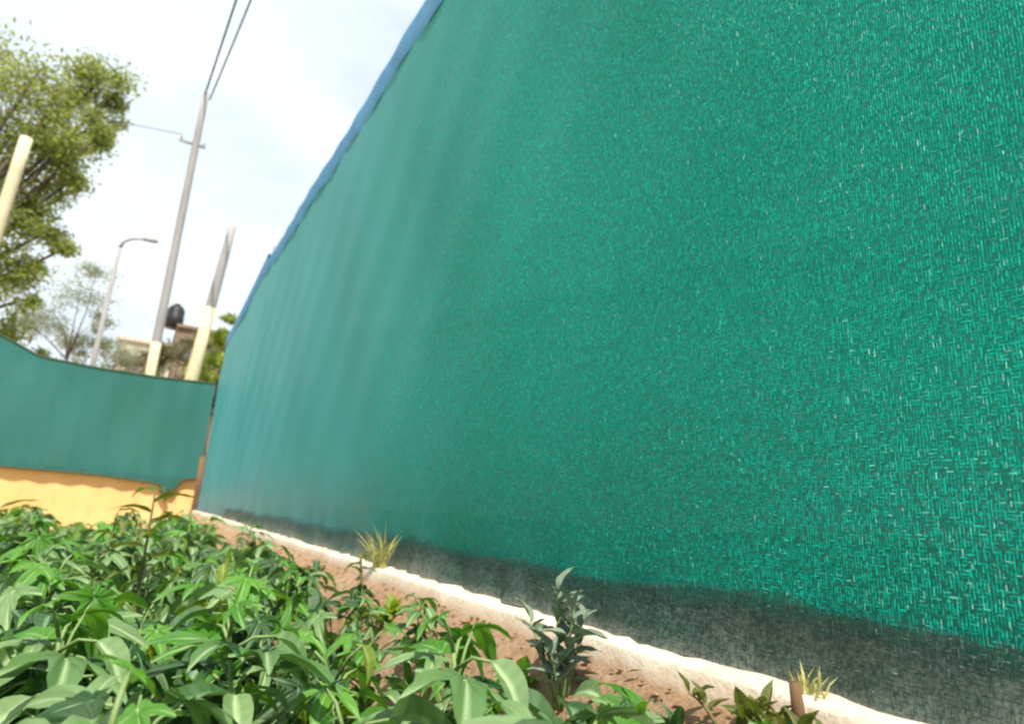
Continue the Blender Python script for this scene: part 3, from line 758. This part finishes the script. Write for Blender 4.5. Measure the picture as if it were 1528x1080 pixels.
# plants that stand apart
def seedling(label, x, y, h, n, seed, size, kinds='D', smat=None, name='slender_seedling'):
    """upright thin plant with long arching leaves near its top"""
    r = random.Random(seed); root = empty(name, (x, y, ground_z(x, y) - .01)); tag(root, label, 'plant'); m = MB()
    lean = r.uniform(-.04, .04); ax = lambda t: Vector((lean * t * t, .02 * t, h * t))
    m.tube([ax(i / 6) for i in range(7)], [.009 - .005 * i / 6 for i in range(7)], 6)
    m.build('stem', smat or STEM_O, root, True)
    for i in range(n):
        t = .45 + .55 * (i + 1) / n; az = i * 2.4 + r.uniform(-.4, .4)
        add_leaf(root, r.choice(LM[kinds]), leaf_matrix(ax(t), az, rad(r.uniform(5, 45)), rad(r.uniform(-20, 20)), size * r.uniform(.75, 1.15)))
    return root
seedling('tall slender olive seedling sticking up before the mustard wall', .10, 2.7, .66, 9, 41, .17)
seedling('short olive sprig just left of the tall slender seedling', -.03, 3.4, .56, 6, 42, .15)
seedling('small olive sprig at the left edge before the mustard wall', -.50, 4.1, .52, 6, 43, .17)
seedling('dark green sprig at the near end of the far kerb corner', .62, 5.6, .37, 8, 44, .17, 'A', STEM)
seedling('dark thin stemmed sprig beside the dry grass tuft at the kerb', .80, 2.32, .19, 6, 45, .085, 'D')

def blades(name, label, x, y, n, L, W, spread, mesh_key, seed, z=None, kind='leaf'):
    r = random.Random(seed); root = empty(name, (x, y, (ground_z(x, y) if z is None else z) - .005)); tag(root, label, 'plant')
    for i in range(n):
        az = r.uniform(0, 6.28); a = rad(90 - r.uniform(2, spread))
        o = add_leaf(root, r.choice(LM[mesh_key]), leaf_matrix(Vector((r.uniform(-W, W), r.uniform(-W, W), 0)), az, a, rad(r.uniform(-40, 40)), L * r.uniform(.55, 1.1)))
        o.name = kind
    return root
def shoots(name, label, x, y, stems, key, seed, smat, size):
    """a weed of several thin stems set with small leaves; stems: list of end points"""
    r = random.Random(seed); root = empty(name, (x, y, ground_z(x, y) - .005)); tag(root, label, 'plant')
    for (ex, ey, ez) in stems:
        e = Vector((ex, ey, ez)); b = Vector((ex * .15, ey * .15, 0)); mid = b.lerp(e, .5) + Vector((r.uniform(-.01, .01), r.uniform(-.01, .01), .012))
        pt = lambda t: b * (1 - t) ** 2 + mid * (2 * t * (1 - t)) + e * t * t
        m = MB(); m.tube([pt(i / 6) for i in range(7)], [.0042 - .0028 * i / 6 for i in range(7)], 6); m.build('stem', smat, root, True)
        n = max(5, int(e.length / .013)); az = r.uniform(0, 6)
        for i in range(n):
            t = .2 + .8 * (i + 1) / n; az += 2.4 + r.uniform(-.4, .4)
            add_leaf(root, r.choice(LM[key]), leaf_matrix(pt(t), az, rad(r.uniform(15, 70)), rad(r.uniform(-30, 30)), size * r.uniform(.6, 1.15) * (1.15 - .35 * t)))
    return root
shoots('upright_weed', 'grey-green weed with upright leafy shoots against the kerb', .80, 1.08, [(.02, .05, .215), (.0, -.035, .20), (-.04, .06, .15), (.05, .0, .17), (-.05, -.03, .11)], 'E', 51, STEM, .075)
blades('low_weed', 'bushy green weed at the foot of the upright grey-green weed', .70, .93, 16, .11, .05, 75, 'A', 52)
blades('arching_weed', 'single weed with broad arching leaves over the orange soil left of the upright weed', .74, 1.30, 7, .13, .02, 85, 'D', 53)
shoots('trailing_weed', 'olive weed trailing along the kerb edge at lower right', .865, .74, [(-.03, -.20, .045), (-.06, -.13, .05), (.01, -.10, .05), (-.02, .05, .04)], 'F', 54, STEM_O, .055)
blades('kerb_weed', 'small dark green weed on the kerb edge right of the upright weed', .84, .88, 6, .10, .02, 85, 'A', 55)
blades('bank_weed', 'small bright green weed on the soil bank at the bottom edge', .66, .68, 8, .10, .03, 60, 'A', 56)
rb = random.Random(404)
for i in range(22):
    yy = .62 + 2.6 * (i / 21) ** 1.3 + rb.uniform(-.05, .05); xx = rb.uniform(.62, .84)
    if math.hypot(xx - .80, yy - 1.08) < .09: continue
    o = blades('bank_weed', 'small loose-leaved weed scattered on the soil bank between bed and kerb', xx, yy, rb.randint(6, 11), rb.uniform(.06, .11), .02, 80, rb.choice('AADKY'), 500 + i)
    o['group'] = 'small weeds scattered on the bank'
# dry grass tufts: fine blades as one mesh part
def tuft(label, x, y, z, n, L, seed):
    r = random.Random(seed); e = empty('grass_tuft', (x, y, z)); tag(e, label, 'grass tuft'); m = MB()
    for i in range(n):
        b = Vector((r.uniform(-.02, .02), r.uniform(-.02, .02), 0)); d = Vector((r.uniform(-.5, .5), r.uniform(-.5, .5), 1)).normalized(); l = L * r.uniform(.5, 1.1)
        s = d.cross(Vector((r.uniform(-1, 1), r.uniform(-1, 1), 0))).normalized() * .0025
        q = b + d * l * .55; t = q + (d + Vector((d.x, d.y, -.4)) * .6).normalized() * l * .5
        m.add([b - s, b + s, q + s * .8, q - s * .8, t], [(0, 1, 2, 3), (3, 2, 4)])
    o = m.build('blades', DRY, e); o['kind'] = 'stuff'
tuft('dry yellow-green grass tuft on the kerb against the net', .92, 2.50, .41, 70, .17, 61)
tuft('tiny yellow grass tuft at the net foot at lower right', .945, .64, .41, 22, .05, 62)
m = MB(); m.tube([(0, 0, 0), (.002, 0, .03), (-.001, .002, .065)], [.010, .0095, .008], 8)
st = m.build('wooden_stub', WOOD, None, True); st.location = (.878, .615, .375)
tag(st, 'small brown wooden stub beside the kerb at lower right', 'stub')

# clods and pebbles strewn over the soil bank
def clods():
    r = random.Random(91); m = MB()
    for i in range(1500):
        y = .35 + 4.5 * r.random() ** 1.7; x = r.uniform(.35, .90); q = r.uniform(.003, .009) * (2.0 if r.random() < .08 else 1)
        c = Vector((x, y, ground_z(x, y) + q * .2)); V = []
        for (a, b, d) in ((1, 0, 0), (-1, 0, 0), (0, 1, 0), (0, -1, 0), (0, 0, 1), (0, 0, -1)):
            V.append(c + Vector((a, b, d * .75)) * q * r.uniform(.7, 1.3) + Vector((r.uniform(-.3, .3), r.uniform(-.3, .3), 0)) * q)
        m.add(V, [(0, 2, 4), (2, 1, 4), (1, 3, 4), (3, 0, 4), (2, 0, 5), (1, 2, 5), (3, 1, 5), (0, 3, 5)])
    tag(m.build('soil_clods', SOIL), 'loose soil clods and pebbles on the bank along the kerb', 'soil', kind='stuff')
clods()

# dry leaf litter on the bank
def litter():
    r = random.Random(92); m = MB()
    for i in range(260):
        y = .4 + 4.2 * r.random() ** 1.6; x = r.uniform(.45, .89); L = r.uniform(.012, .035); W = L * r.uniform(.2, .45); a = r.uniform(0, 6.28)
        c = Vector((x, y, ground_z(x, y) + .010)); d = Vector((math.cos(a), math.sin(a), r.uniform(-.1, .5))); q = Vector((-math.sin(a), math.cos(a), r.uniform(-.3, .3)))
        m.add([c - d * L * .5, c + q * W * .5 + Vector((0, 0, .003)), c + d * L * .5, c - q * W * .5 + Vector((0, 0, .003))], [(0, 1, 2, 3)])
    tag(m.build('leaf_litter', LITTER), 'dry brown leaf litter strewn over the soil bank', 'litter', kind='stuff')
LITTER = mat_plain('dry_litter', (0.16, 0.09, 0.04), (0.42, 0.30, 0.16), 40, 0.85)
litter()
